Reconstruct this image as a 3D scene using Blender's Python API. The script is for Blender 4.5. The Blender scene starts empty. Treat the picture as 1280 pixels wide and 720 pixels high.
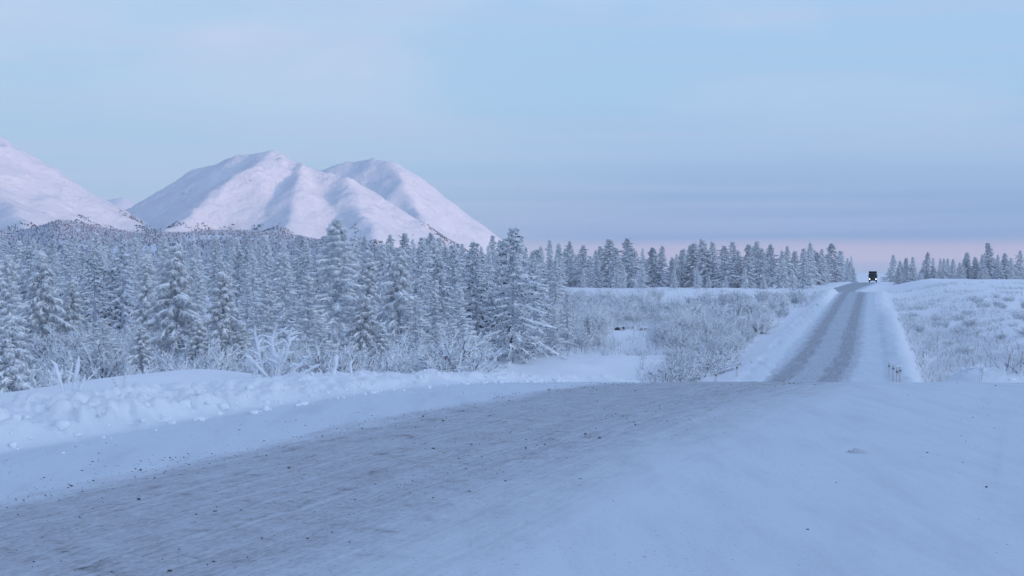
import bpy, math, random
import numpy as np

SC = bpy.context.scene
COL = SC.collection
R = math.radians
F = 1778.0            # focal length in pixels of the 1280 px wide photograph
HZ = 345.0            # row of the true horizon in the photograph
ZC = 2.2              # height of the eye above the lay-by

# ------------------------------------------------------------------ camera
cam_d = bpy.data.cameras.new('camera')
cam = bpy.data.objects.new('camera', cam_d)
COL.objects.link(cam)
cam.location = (0, 0, ZC)
cam_d.sensor_width = 36.0
cam_d.lens = F / 1280 * 36.0
cam.rotation_euler = (math.pi / 2 - math.atan((360 - HZ) / F), 0, 0)
cam_d.clip_start = 0.1
cam_d.clip_end = 60000
SC.camera = cam

# ------------------------------------------------------------------ sky, sun, exposure
SUN_EL = R(3.2)
SUN_DIR = (0.80, -0.60)      # where the sun stands: behind the camera, to the right
SUN_AZ = math.atan2(SUN_DIR[0], SUN_DIR[1])      # clockwise from +Y

world = bpy.data.worlds.new('World')
SC.world = world
world.use_nodes = True
nt = world.node_tree
for n in list(nt.nodes):
    nt.nodes.remove(n)


class NG:
    """small helper to write node trees"""
    def __init__(self, nt):
        self.nt = nt

    def n(self, typ, **kw):
        nd = self.nt.nodes.new(typ)
        for k, v in kw.items():
            if k.startswith('i_'):
                nd.inputs[k[2:].replace('_', ' ')].default_value = v
            else:
                setattr(nd, k, v)
        return nd

    def l(self, a, b):
        self.nt.links.new(a, b)

    def val(self, x, sock):
        if hasattr(x, 'is_output'):
            self.l(x, sock)
        else:
            sock.default_value = x

    def math(self, op, a, b=0.0, c=0.0, clamp=False):
        m = self.n('ShaderNodeMath', operation=op, use_clamp=clamp)
        self.val(a, m.inputs[0]); self.val(b, m.inputs[1]); self.val(c, m.inputs[2])
        return m.outputs[0]

    def ramp(self, fac, stops, interp='LINEAR'):
        r = self.n('ShaderNodeValToRGB')
        r.color_ramp.interpolation = interp
        el = r.color_ramp.elements
        while len(el) < len(stops):
            el.new(0.5)
        for e, (p, c) in zip(el, stops):
            e.position = p
            e.color = c if len(c) == 4 else (*c, 1)
        self.val(fac, r.inputs[0])
        return r.outputs[0]

    def mix(self, fac, a, b, blend='MIX'):
        m = self.n('ShaderNodeMix', data_type='RGBA', blend_type=blend)
        self.val(fac, m.inputs[0])
        for x, s in ((a, m.inputs[6]), (b, m.inputs[7])):
            if hasattr(x, 'is_output'):
                self.l(x, s)
            else:
                s.default_value = x if len(x) == 4 else (*x, 1)
        return m.outputs[2]

    def noise(self, vec, scale, detail=4, rough=0.5, dist=0.0):
        t = self.n('ShaderNodeTexNoise')
        t.inputs['Scale'].default_value = scale
        t.inputs['Detail'].default_value = detail
        t.inputs['Roughness'].default_value = rough
        t.inputs['Distortion'].default_value = dist
        self.l(vec, t.inputs['Vector'])
        return t.outputs['Fac']

    def mapping(self, vec, scale=(1, 1, 1), loc=(0, 0, 0), rot=(0, 0, 0)):
        m = self.n('ShaderNodeMapping')
        m.inputs['Scale'].default_value = scale
        m.inputs['Location'].default_value = loc
        m.inputs['Rotation'].default_value = rot
        self.l(vec, m.inputs['Vector'])
        return m.outputs[0]


def srgb(r, g, b):
    def f(c):
        c = c / 255.0
        return c / 12.92 if c <= 0.04045 else ((c + 0.055) / 1.055) ** 2.4
    return (f(r), f(g), f(b), 1)


g = NG(nt)
tc = g.n('ShaderNodeTexCoord')
sep = g.n('ShaderNodeSeparateXYZ')
g.l(tc.outputs['Generated'], sep.inputs[0])
sky = g.n('ShaderNodeTexSky', sky_type='NISHITA')
sky.sun_disc = False
sky.sun_elevation = SUN_EL
sky.sun_rotation = SUN_AZ
sky.altitude = 600
sky.air_density = 1.0
sky.dust_density = 0.6
sky.ozone_density = 2.0
bg1 = g.n('ShaderNodeBackground')
g.l(sky.outputs[0], bg1.inputs[0])
bg1.inputs[1].default_value = 0.15
# thin high cloud veil and the band of dusk over the horizon
el = g.math('MULTIPLY', g.math('ARCSINE', sep.outputs[2]), 57.2958 / 20.0)    # 0..1 over 20 degrees
streak = g.noise(g.mapping(tc.outputs['Generated'], (1.6, 1.6, 26)), 1.7, 5, 0.5, 0.3)
streak2 = g.noise(g.mapping(tc.outputs['Generated'], (3, 3, 9), (3, 1, 2)), 1.3, 4, 0.45, 0.2)
el_w = g.math('ADD', el, g.math('MULTIPLY', g.math('SUBTRACT', streak, 0.5), 0.020))
veil = g.ramp(el_w, [
    (0.00, srgb(156, 174, 210)),
    (0.014, srgb(152, 168, 204)),
    (0.036, srgb(176, 173, 202)),
    (0.056, srgb(172, 171, 202)),
    (0.078, srgb(124, 154, 199)),
    (0.15, srgb(131, 161, 202)),
    (0.24, srgb(150, 182, 216)),
    (0.36, srgb(158, 194, 226)),
    (0.60, srgb(163, 199, 233)),
    (1.00, srgb(118, 165, 226))])
# the cloud bank lies low at centre and right; left of it the sky stays pale down to the horizon
veil_l = g.ramp(el_w, [
    (0.00, srgb(152, 172, 208)),
    (0.06, srgb(160, 180, 212)),
    (0.20, srgb(160, 189, 218)),
    (0.36, srgb(166, 198, 226)),
    (0.60, srgb(170, 201, 232)),
    (1.00, srgb(118, 165, 226))])
azm = g.math('MULTIPLY', g.math('ADD', sep.outputs[0], g.math('ADD', 0.19, g.math('MULTIPLY', g.math('SUBTRACT', streak, 0.5), 0.25))), 3.6, clamp=True)
veil = g.mix(azm, veil_l, veil)
cl = g.math('MULTIPLY', g.math('SUBTRACT', streak2, 0.43, clamp=True), 4.0, clamp=True)
lo = g.math('MULTIPLY', g.math('SUBTRACT', el, 0.22, clamp=True), 4.0, clamp=True)
veil = g.mix(g.math('MULTIPLY', g.math('MULTIPLY', cl, lo), 0.9), veil, srgb(206, 209, 233))
st_lo = g.noise(g.mapping(tc.outputs['Generated'], (2.2, 2.2, 75), (1, 4, 2)), 1.0, 5, 0.5, 0.2)
veil = g.mix(g.math('MULTIPLY', g.math('SUBTRACT', st_lo, 0.45, clamp=True), 1.1, clamp=True), veil, srgb(186, 190, 222))
# glow of the sun low behind the camera
dt = g.n('ShaderNodeVectorMath', operation='DOT_PRODUCT')
g.l(tc.outputs['Generated'], dt.inputs[0]); dt.inputs[1].default_value = (SUN_DIR[0], SUN_DIR[1], 0.25)
gl = g.math('POWER', g.math('MINIMUM', g.math('MAXIMUM', dt.outputs['Value'], 0.0), 1.0), 4.0)
gl = g.math('MULTIPLY', gl, g.math('SUBTRACT', 1.0, g.math('MULTIPLY', sep.outputs[2], 1.3), clamp=True))
veil = g.mix(gl, veil, (2.7, 3.2, 3.75, 1))
bg2 = g.n('ShaderNodeBackground')
g.l(veil, bg2.inputs[0])
bg2.inputs[1].default_value = 1.0
mx = g.n('ShaderNodeMixShader')
mx.inputs[0].default_value = 0.90
g.l(bg1.outputs[0], mx.inputs[1])
g.l(bg2.outputs[0], mx.inputs[2])
wo = g.n('ShaderNodeOutputWorld')
g.l(mx.outputs[0], wo.inputs[0])

sun_d = bpy.data.lights.new('sun', 'SUN')
sun_d.energy = 2.1
sun_d.angle = R(1.5)
sun_d.color = (1.0, 0.52, 0.38)
sun = bpy.data.objects.new('sun', sun_d)
COL.objects.link(sun)
sun.rotation_euler = (math.pi / 2 - SUN_EL, 0, math.pi - SUN_AZ)

SC.view_settings.view_transform = 'Standard'
SC.view_settings.look = 'None'
SC.view_settings.gamma = 1
SC.view_settings.exposure = 0.17
SC.cycles.use_denoising = True
SC.cycles.max_bounces = 12
SC.cycles.diffuse_bounces = 10
SC.cycles.volume_bounces = 1
HAZE = 0.000018

# ------------------------------------------------------------------ helpers
rng = np.random.default_rng(7)
random.seed(7)


def _hash(ix, iy, seed):
    h = (ix.astype(np.int64) * 374761393 + iy.astype(np.int64) * 668265263 + seed * 1274126177) & 0xFFFFFFFF
    h = ((h ^ (h >> 13)) * 1103515245) & 0xFFFFFFFF
    h = ((h ^ (h >> 15)) * 2246822519) & 0xFFFFFFFF
    h = h ^ (h >> 16)
    return h / 4294967295.0


def vnoise(x, y, seed=0):
    x = np.asarray(x, float); y = np.asarray(y, float)
    ix = np.floor(x); iy = np.floor(y)
    fx = x - ix; fy = y - iy
    fx = fx * fx * fx * (fx * (fx * 6 - 15) + 10); fy = fy * fy * fy * (fy * (fy * 6 - 15) + 10)
    a = _hash(ix, iy, seed); b = _hash(ix + 1, iy, seed)
    c = _hash(ix, iy + 1, seed); d = _hash(ix + 1, iy + 1, seed)
    return (a + (b - a) * fx) * (1 - fy) + (c + (d - c) * fx) * fy


def fbm(x, y, seed=0, octv=4, gain=0.5, lac=2.03):
    s = 0; a = 1; tot = 0
    for o in range(octv):
        s = s + a * (vnoise(x, y, seed + o * 17) - 0.5) * 2
        tot += a
        x = x * lac * 0.94 - y * lac * 0.34 + 3.1
        y = x * 0.36 + y * lac
        a *= gain
    return s / tot


def sm(a, b, x):
    t = np.clip((x - a) / (b - a), 0, 1)
    return t * t * (3 - 2 * t)


def mesh_np(name, verts, quads=None, tris=None, mat=None, parent=None, smooth=False):
    me = bpy.data.meshes.new(name)
    verts = np.ascontiguousarray(verts, dtype=np.float32)
    nq = 0 if quads is None else len(quads)
    ntr = 0 if tris is None else len(tris)
    me.vertices.add(len(verts))
    me.vertices.foreach_set('co', verts.ravel())
    parts = []
    if nq: parts.append(np.asarray(quads, dtype=np.int32).ravel())
    if ntr: parts.append(np.asarray(tris, dtype=np.int32).ravel())
    loops = np.concatenate(parts)
    me.loops.add(len(loops))
    me.loops.foreach_set('vertex_index', loops)
    me.polygons.add(nq + ntr)
    starts = np.concatenate([np.arange(nq) * 4, nq * 4 + np.arange(ntr) * 3]).astype(np.int32)
    me.polygons.foreach_set('loop_start', starts)
    if smooth:
        me.polygons.foreach_set('use_smooth', np.ones(nq + ntr, dtype=bool))
    me.update(calc_edges=True)
    if mat: me.materials.append(mat)
    o = bpy.data.objects.new(name, me)
    COL.objects.link(o)
    if parent: o.parent = parent
    return o


def tag(o, label=None, cat=None, group=None, kind=None):
    if label: o['label'] = label
    if cat: o['category'] = cat
    if group: o['group'] = group
    if kind: o['kind'] = kind
    return o


def empty(name, loc, rz=0.0, scale=(1, 1, 1)):
    e = bpy.data.objects.new(name, None)
    COL.objects.link(e)
    e.location = loc
    e.rotation_euler = (0, 0, rz)
    e.scale = scale
    return e


def copy_tree(o, parent=None):
    c = o.copy()
    COL.objects.link(c)
    if parent: c.parent = parent
    for ch in o.children:
        copy_tree(ch, c)
    return c


def new_mat(name):
    m = bpy.data.materials.new(name)
    m.use_nodes = True
    t = m.node_tree
    b = t.nodes['Principled BSDF']
    return m, NG(t), b


def simple_mat(name, col, rough=0.7, metal=0.0, var=0.15, scale=6.0, bump=0.0):
    m, g, b = new_mat(name)
    c = g.n('ShaderNodeTexCoord')
    nz = g.noise(c.outputs['Object'], scale, 5, 0.6)
    a = tuple(x * (1 - var) for x in col[:3]); z = tuple(min(1, x * (1 + var)) for x in col[:3])
    g.l(g.mix(nz, a, z), b.inputs['Base Color'])
    b.inputs['Roughness'].default_value = rough
    b.inputs['Metallic'].default_value = metal
    if bump:
        bp = g.n('ShaderNodeBump'); bp.inputs['Strength'].default_value = bump
        bp.inputs['Distance'].default_value = 0.02
        g.l(nz, bp.inputs['Height']); g.l(bp.outputs[0], b.inputs['Normal'])
    return m


# ------------------------------------------------------------------ materials
def snow_material(name, base=(0.80, 0.83, 0.88), fine=1.0, specks=True, packed=None):
    m, g, b = new_mat(name)
    c = g.n('ShaderNodeTexCoord')
    P = c.outputs['Object']
    n1 = g.noise(P, 0.35, 5, 0.6)
    n2 = g.noise(g.mapping(P, (1, 1, 1)), 6.0, 6, 0.65)
    n3 = g.noise(P, 45.0, 3, 0.6)
    col = g.mix(n1, tuple(x * 0.93 for x in base), base)
    if packed:      # trodden and driven snow of the lay-by against fresh snow off it
        at = g.n('ShaderNodeAttribute', attribute_name='fresh')
        pk = g.mix(n1, tuple(x * 0.93 for x in packed), packed)
        drag = g.noise(g.mapping(P, (1.6, 0.25, 1), (0, 0, 0), (0, 0, 0.35)), 1.2, 6, 0.6)
        pk = g.mix(g.math('MULTIPLY', g.math('SUBTRACT', drag, 0.47, clamp=True), 2.6, clamp=True), pk, tuple(x * 0.80 for x in packed))
        gr = g.noise(P, 30.0, 6, 0.8)
        pk = g.mix(g.math('MULTIPLY', g.math('SUBTRACT', 0.5, gr, clamp=True), 1.6, clamp=True), pk, tuple(x * 0.72 for x in packed))
        col = g.mix(at.outputs['Fac'], pk, col)
    if specks:
        sp = g.noise(P, 24.0, 2, 0.5)
        sp2 = g.noise(P, 1.3, 3, 0.6)
        f = g.math('MULTIPLY', g.math('GREATER_THAN', sp, 0.76), g.math('GREATER_THAN', sp2, 0.50))
        col = g.mix(g.math('MULTIPLY', f, 0.55), col, (0.10, 0.095, 0.09))
    g.l(col, b.inputs['Base Color'])
    b.inputs['Roughness'].default_value = 0.65
    b.inputs['Specular IOR Level'].default_value = 0.25
    h = g.math('ADD', g.math('MULTIPLY', n2, 0.7), g.math('MULTIPLY', n3, 0.18))
    bp = g.n('ShaderNodeBump')
    bp.inputs['Strength'].default_value = 0.45 * fine
    bp.inputs['Distance'].default_value = 0.05
    g.l(h, bp.inputs['Height'])
    g.l(bp.outputs[0], b.inputs['Normal'])
    return m


M_SNOW = snow_material('snow', base=(0.86, 0.88, 0.91), packed=(0.65, 0.725, 0.79))


def road_material():
    m, g, b = new_mat('packed_ice_road')
    c = g.n('ShaderNodeTexCoord')
    P = c.outputs['Object']
    s = g.n('ShaderNodeSeparateXYZ')
    g.l(c.outputs['UV'], s.inputs[0])
    T, S = s.outputs[0], s.outputs[1]
    # streaks that run along the road
    st1 = g.noise(g.mapping(c.outputs['UV'], (2.0, 0.30, 1)), 1.0, 7, 0.66, 0.4)
    st2 = g.noise(g.mapping(c.outputs['UV'], (5.5, 1.5, 1)), 1.0, 7, 0.7, 0.5)
    pat = g.noise(g.mapping(P, (1, 1, 1)), 2.3, 9, 0.74, 0.4)
    fine = g.noise(g.mapping(c.outputs['UV'], (26.0, 9.0, 1)), 1.0, 6, 0.75)
    Tw = g.math('ADD', T, g.math('MULTIPLY', g.math('SUBTRACT', st1, 0.5), 1.8))
    wig = g.math('MULTIPLY', g.math('MULTIPLY', g.math('SUBTRACT', 128.0, S, clamp=False), 1 / 34.0, clamp=True), g.math('MULTIPLY', g.math('SUBTRACT', S, 60.0), 1 / 20.0, clamp=True))
    Tw = g.math('ADD', Tw, g.math('MULTIPLY', g.math('MULTIPLY', wig, wig), 0.9))
    st3 = g.noise(g.mapping(c.outputs['UV'], (15.0, 0.16, 1), (3, 1, 0)), 1.0, 6, 0.65, 0.2)

    def band(a, b_, w):
        x = g.math('MULTIPLY', g.math('SUBTRACT', Tw, a), 1.0 / w, clamp=True)
        y = g.math('MULTIPLY', g.math('SUBTRACT', b_, Tw), 1.0 / w, clamp=True)
        return g.math('MULTIPLY', x, y)
    near = g.math('MULTIPLY', band(-2.75, 9.0, 0.6), g.math('MULTIPLY', g.math('SUBTRACT', 3.3, Tw), 0.42, clamp=True))
    tracks = g.math('MAXIMUM', band(-3.4, -1.0, 0.8), band(-0.3, 2.2, 0.8))
    tracks = g.math('MAXIMUM', tracks, g.math('MULTIPLY', band(-3.7, 2.6, 0.7), 0.55))
    solid = g.math('MULTIPLY', band(-3.9, 3.2, 0.8), 0.95)
    k1 = g.math('MULTIPLY', g.math('SUBTRACT', S, 55), 1 / 30.0, clamp=True)
    k2 = g.math('MULTIPLY', g.math('SUBTRACT', S, 318), 1 / 20.0, clamp=True)
    d = g.math('ADD', g.math('MULTIPLY', near, g.math('SUBTRACT', 1.0, k1)), g.math('MULTIPLY', tracks, k1))
    d = g.math('ADD', g.math('MULTIPLY', d, g.math('SUBTRACT', 1.0, k2)), g.math('MULTIPLY', solid, k2))
    br = g.math('ADD', g.math('MULTIPLY', st2, 0.22), g.math('ADD', g.math('MULTIPLY', st3, 0.40), g.math('MULTIPLY', pat, 0.38)))
    br = g.math('MULTIPLY', g.math('SUBTRACT', br, 0.39, clamp=True), 5.5, clamp=True)      # 0 bare ice .. 1 snow left on it
    cover = g.math('MULTIPLY', d, g.math('SUBTRACT', 1.05, g.math('MULTIPLY', br, 0.62)), clamp=True)
    ice = g.mix(g.math('MULTIPLY', g.math('SUBTRACT', fine, 0.34), 3.0, clamp=True), (0.14, 0.145, 0.17), (0.45, 0.46, 0.50))
    ice = g.mix(g.math('MULTIPLY', g.math('SUBTRACT', 0.42, pat, clamp=True), 9.0, clamp=True), ice, (0.085, 0.085, 0.10))
    ice = g.mix(g.math('MULTIPLY', k1, 0.72), ice, (0.10, 0.10, 0.125))
    n1 = g.noise(P, 0.35, 5, 0.6)
    snow = g.mix(n1, tuple(x * 0.93 for x in (0.65, 0.725, 0.79)), (0.65, 0.725, 0.79))
    drag = g.noise(g.mapping(P, (1.6, 0.25, 1), (0, 0, 0), (0, 0, 0.35)), 1.2, 6, 0.6)
    snow = g.mix(g.math('MULTIPLY', g.math('SUBTRACT', drag, 0.47, clamp=True), 2.6, clamp=True), snow, (0.51, 0.56, 0.63))
    gr = g.noise(P, 30.0, 6, 0.8)
    snow = g.mix(g.math('MULTIPLY', g.math('SUBTRACT', 0.5, gr, clamp=True), 1.6, clamp=True), snow, (0.46, 0.504, 0.569))
    # grit thrown to the side of the tracks
    sp = g.noise(P, 19.0, 2, 0.5)
    gm = g.math('MULTIPLY', g.math('GREATER_THAN', sp, 0.69), g.math('GREATER_THAN', g.noise(P, 0.9, 3, 0.6), 0.45))
    col = g.mix(cover, snow, ice)
    edge = g.math('MULTIPLY', g.math('SUBTRACT', T, 0.5, clamp=True), 0.25, clamp=True)
    col = g.mix(g.math('MULTIPLY', gm, g.math('SUBTRACT', 0.7, edge)), col, (0.07, 0.06, 0.055))
    g.l(col, b.inputs['Base Color'])
    g.l(g.math('SUBTRACT', 0.65, g.math('MULTIPLY', cover, 0.2)), b.inputs['Roughness'])
    b.inputs['Specular IOR Level'].default_value = 0.25
    h = g.math('ADD', g.math('MULTIPLY', pat, 0.6), g.math('ADD', g.math('MULTIPLY', st2, 0.45), g.math('MULTIPLY', fine, 0.3)))
    hs = g.math('ADD', g.math('MULTIPLY', g.noise(P, 6.0, 6, 0.65), 0.7), g.math('MULTIPLY', g.noise(P, 45.0, 3, 0.6), 0.18))
    hs = g.math('MULTIPLY', hs, 0.75)
    h = g.math('ADD', g.math('MULTIPLY', h, cover), g.math('MULTIPLY', hs, g.math('SUBTRACT', 1.0, cover)))
    bp = g.n('ShaderNodeBump')
    bp.inputs['Strength'].default_value = 0.60
    bp.inputs['Distance'].default_value = 0.05
    g.l(h, bp.inputs['Height'])
    g.l(bp.outputs[0], b.inputs['Normal'])
    return m


def frost_material(name, lo, hi, dark, darkshare):
    """hoar frost on twigs: every twig its own tone, some twigs bare"""
    m, g, b = new_mat(name)
    geo = g.n('ShaderNodeNewGeometry')
    rnd = geo.outputs['Random Per Island']
    c = g.n('ShaderNodeTexCoord')
    nz = g.noise(c.outputs['Object'], 1.1, 3, 0.6)
    oi = g.n('ShaderNodeObjectInfo')
    share = g.math('MULTIPLY', g.math('ADD', nz, g.math('MULTIPLY', oi.outputs['Random'], 0.4)), darkshare * 1.5)
    bare = g.math('LESS_THAN', rnd, share)
    r2 = g.math('FRACT', g.math('MULTIPLY', rnd, 37.7))
    col = g.mix(r2, lo, hi)
    col = g.mix(bare, col, dark)
    g.l(col, b.inputs['Base Color'])
    b.inputs['Roughness'].default_value = 0.8
    b.inputs['Specular IOR Level'].default_value = 0.1
    return m


M_FROST = frost_material('hoar_frost', (0.92, 0.95, 0.99), (0.97, 0.98, 0.99), (0.30, 0.32, 0.36), 0.02)
M_FROST2 = frost_material('hoar_frost_dark', (0.88, 0.92, 0.98), (0.95, 0.97, 0.99), (0.07, 0.08, 0.11), 0.11)
M_TWIG = frost_material('frosted_twigs', (0.86, 0.91, 0.96), (0.94, 0.97, 0.99), (0.30, 0.26, 0.30), 0.11)
M_BARK = simple_mat('bark', (0.48, 0.52, 0.60), 0.9, 0, 0.4, 9.0, 0.5)
M_FARWOOD = frost_material('far_frosted_wood', (0.42, 0.46, 0.53), (0.62, 0.68, 0.77), (0.22, 0.22, 0.26), 0.30)  # tones lightened to put the foothill mist into the colour
M_STALK = snow_material('snow_crust', (0.82, 0.85, 0.90), 0.6, False)

# ------------------------------------------------------------------ the lie of the land
_D = np.arange(-400, 2500, 1.0)
_slope = np.interp(_D, [-400, 8, 18, 27, 36, 60, 90, 298, 314, 330, 352, 430, 470, 2500],
                   [0.36, 0.36, 0.38, 0.46, 0.265, 0.238, 0.250, 0.256, 0.10, 0.16, 0.32, 0.32, 0.2, 0.2])
_cx = np.cumsum(_slope)
_cx = _cx - np.interp(95, _D, _cx) + 20.9


def road_x(D):
    return np.interp(D, _D, _cx)


def road_t(x, D):
    return (x - road_x(D)) * np.interp(D, _D, 1 / np.sqrt(1 + _slope ** 2))


_pd = np.array([-400, 0, 20, 27, 29.5, 33, 38, 43, 48, 54, 62, 72, 82, 92, 105, 130, 200, 280, 300, 312, 335, 380, 425, 445, 520, 700, 2500])
_pz = np.array([0, 0, 0, 0, -0.03, -0.27, -0.645, -1.03, -1.43, -2.05, -3.0, -4.1, -4.95, -5.0, -4.72, -4.2, -2.95, -1.42, -1.22, -1.35, -1.55, -0.55, 0.28, 0.15, -2.5, -5, -4])
_pzs = np.interp(_D, _pd, _pz)
_k = np.exp(-0.5 * (np.arange(-6, 7) / 2.0) ** 2); _k /= _k.sum()
_pzs = np.convolve(np.pad(_pzs, 6, mode='edge'), _k, mode='valid')


def prof(D):
    return np.interp(D, _D, _pzs)


def ground_z(x, D, fine=True):
    x = np.asarray(x, float); D = np.asarray(D, float)
    t = road_t(x, D)
    P = prof(D)
    r = np.hypot(x, D)
    # natural ground left and right of the road
    NL = np.interp(D, [-400, 0, 30, 60, 100, 150, 210, 270, 310, 500, 900, 2000, 4200, 12000],
                   [-2, -2.2, -3.0, -4.2, -5.1, -4.9, -3.9, -1.9, -0.75, -0.4, -1, 0, 8, 0])
    NR = np.interp(D, [-400, 0, 36, 60, 95, 150, 220, 300, 340, 500, 900, 2000, 4200, 12000],
                   [0, 0, -0.6, -2.9, -4.7, -3.1, -1.3, 0.55, 1.15, 1.0, -3, 0, 10, 0])
    und = fbm(x / 38, D / 38, 5, 3) * 1.1 * sm(45, 120, r) * (1 - 0.55 * sm(200, 320, r)) + fbm(x / 300, D / 300, 8, 3) * 6 * sm(450, 1500, r)
    NL = NL + und
    NR = NR + und * 0.6
    el_ = sm(-10.5, -27, t)
    wr = np.where(D < 28, sm(20, 40, t), sm(8, 20, t))
    er = wr * 1.0
    z = P + (NL - P) * el_ + (NR - P) * er
    # the foot of the bank beyond the crest drops a little quicker to the left
    z = z - 0.8 * sm(-5.4, -8.5, t) * (1 - el_) * sm(60, 95, D) * (1 - sm(270, 310, D))
    z = z - 0.8 * sm(5.6, 8.5, t) * (1 - er) * sm(60, 95, D) * (1 - sm(150, 210, D))
    if fine:
        near = 1 - sm(60, 140, r)
        # plough ridge left of the road
        inner = -5.15 + fbm(x / 2.2, D / 2.2, 21, 3) * 0.35
        env = sm(0.0, -0.55, t - inner) * (1 - sm(-7.6, -9.8, t))
        clod = np.abs(fbm(x / 0.62, D / 0.62, 31, 4, 0.55))
        clod2 = vnoise(x / 0.33 + fbm(x, D, 3, 2), D / 0.33, 41)
        big = vnoise(x / 1.5 + 5, D / 1.5, 43)
        lump = 0.03 + 0.09 * big + 0.30 * clod + 0.10 * sm(0.5, 0.8, clod2) + 0.12 * (1 - 2 * np.abs(fbm(x / 0.9, D / 0.7, 77, 4, 0.6))) + 0.16 * np.abs(fbm(x / 0.30, D / 0.30, 78, 3)) 
        z = z + env * lump * (0.55 + 0.45 * near) * (1 - 0.38 * sm(20, 28, D))
        # smooth drift behind it on the left
        dr = sm(-8.4, -11.0, t) * (1 - sm(-13.5, -18.5, t + 0.8 * fbm(x / 5, D / 5, 55, 2))) * (1 - sm(33, 44, D))
        z = z + dr * (0.03 + 0.10 * fbm(x / 4.5, D / 3.0, 51, 3)) + 0.26 * np.exp(-((x + 7.2) / 2.2) ** 2 - ((D - 31.5) / 2.6) ** 2)
        z = z + el_ * near * 0.25 * fbm(x / 3.0, D / 3.0, 61, 4)
        # ridge of pushed snow round the right end of the lay-by
        q = D - 42.0 - 0.10 * (x - 14) + fbm(x / 2, D / 2, 71, 2) * 0.9
        rb = np.exp(-(q / 1.7) ** 2) * sm(4.5, 5.6, t) * (1 - sm(60, 80, x))
        z = z + rb * (0.36 + 0.30 * clod + 0.16 * fbm(x / 3.1, D / 2.2, 73, 3))
        # banks both sides of the far road
        far = sm(62, 85, D) * (1 - sm(650, 800, D))
        bl = np.exp(-((t + 5.15 + 0.35 * fbm(x / 3, D / 3, 81, 2)) / 0.9) ** 2)
        br_ = np.exp(-((t - 4.95 - 0.35 * fbm(x / 3, D / 3, 82, 2)) / 1.0) ** 2)
        cl2 = np.abs(fbm(x / 1.6, D / 1.6, 83, 4))
        hl = np.interp(D, [60, 100, 200, 300, 330, 400], [0.2, 0.35, 0.8, 1.0, 0.3, 0.2])
        hr = np.interp(D, [60, 100, 200, 300, 330, 400], [0.2, 0.3, 0.35, 0.35, 0.1, 0.2])
        z = z + far * (bl * hl * (0.45 + 1.3 * cl2) + br_ * hr * (0.5 + 1.3 * cl2))
        # hummocks in the open snow, off the road
        off = np.maximum(sm(-7, -12, t), sm(8, 14, t) * sm(32, 40, D))
        z = z + off * sm(34, 60, r) * (1 - sm(500, 900, r)) * (0.35 * fbm(x / 5, D / 5, 91, 4) + 0.30 * np.abs(fbm(x / 12, D / 12, 95, 3)))
        # lay-by and road are nearly flat but not quite
        flat = (1 - sm(30, 40, r))
        z = z + flat * 0.012 * fbm(x / 1.4, D / 1.4, 15, 3)
        z = z + flat * sm(4.9, 5.6, t) * (0.010 * np.abs(fbm(x / 0.35, D / 0.8, 17, 4)) - 0.012 * sm(0.55, 0.8, vnoise((x - 0.36 * D) / 0.45, D / 9, 19)))
    # seat for the road sheet
    z = z - 0.07 * (1 - sm(4.0, 4.45, np.abs(t))) * (1 - sm(700, 760, D)) * sm(-60, -40, D)
    # unseen ridge added behind the camera to keep low sun off the valley
    u = x * SUN_DIR[0] + D * SUN_DIR[1]
    v = -x * SUN_DIR[1] + D * SUN_DIR[0]
    z = z + 330 * np.exp(-((u - 2300) / 700) ** 2) * (1 - sm(4500, 6500, np.abs(v))) * sm(500, 1300, u) * (0.92 + 0.12 * fbm(x / 500, D / 500, 99, 3))
    return z


def gz(x, y, fine=True):
    return float(ground_z(np.array([x]), np.array([y]), fine)[0])


# ground: one sheet, rings growing outward from the camera
ang = np.concatenate([np.linspace(-180, -60, 61)[:-1], np.linspace(-60, -27, 67)[:-1],
                      np.linspace(-27, 27, 641)[:-1], np.linspace(27, 60, 67)[:-1], np.linspace(60, 180, 61)[:-1]])
rad = [0.4]
while rad[-1] < 13600:
    q = rad[-1]
    k = 1.05 if q < 7 else 1.0048 if q < 45 else 1.009 if q < 480 else 1.03
    rad.append(q * k)
rad = np.array(rad)
A, Q = np.meshgrid(np.radians(ang), rad)
GX, GY = Q * np.sin(A), Q * np.cos(A)
GZ = ground_z(GX, GY)
nr, na = GX.shape
V = np.stack([GX, GY, GZ], -1).reshape(-1, 3)
i = np.arange(nr - 1)[:, None] * na
j = np.arange(na)[None, :]
j2 = (j + 1) % na
quads = np.stack([i + j, i + na + j, i + na + j2, i + j2], -1).reshape(-1, 4)
V = np.vstack([V, [[0, 0, gz(0, 0)]]])
cidx = len(V) - 1
tris = np.stack([np.full(na, cidx), np.arange(na), (np.arange(na) + 1) % na], -1)
ground = mesh_np('snow_ground', V, quads[:, ::-1], tris[:, ::-1], M_SNOW, smooth=True)
fr_t = road_t(GX, GY).reshape(-1)
fr_ = np.maximum(sm(-5.0, -5.8, fr_t), np.maximum(sm(32, 35, GY.reshape(-1)) * sm(5, 6.5, np.abs(fr_t)), sm(45, 60, GX.reshape(-1))))
at_ = ground.data.attributes.new('fresh', 'FLOAT', 'POINT')
at_.data.foreach_set('value', np.append(fr_, 0).astype(np.float32))
tag(ground, kind='structure')

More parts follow.
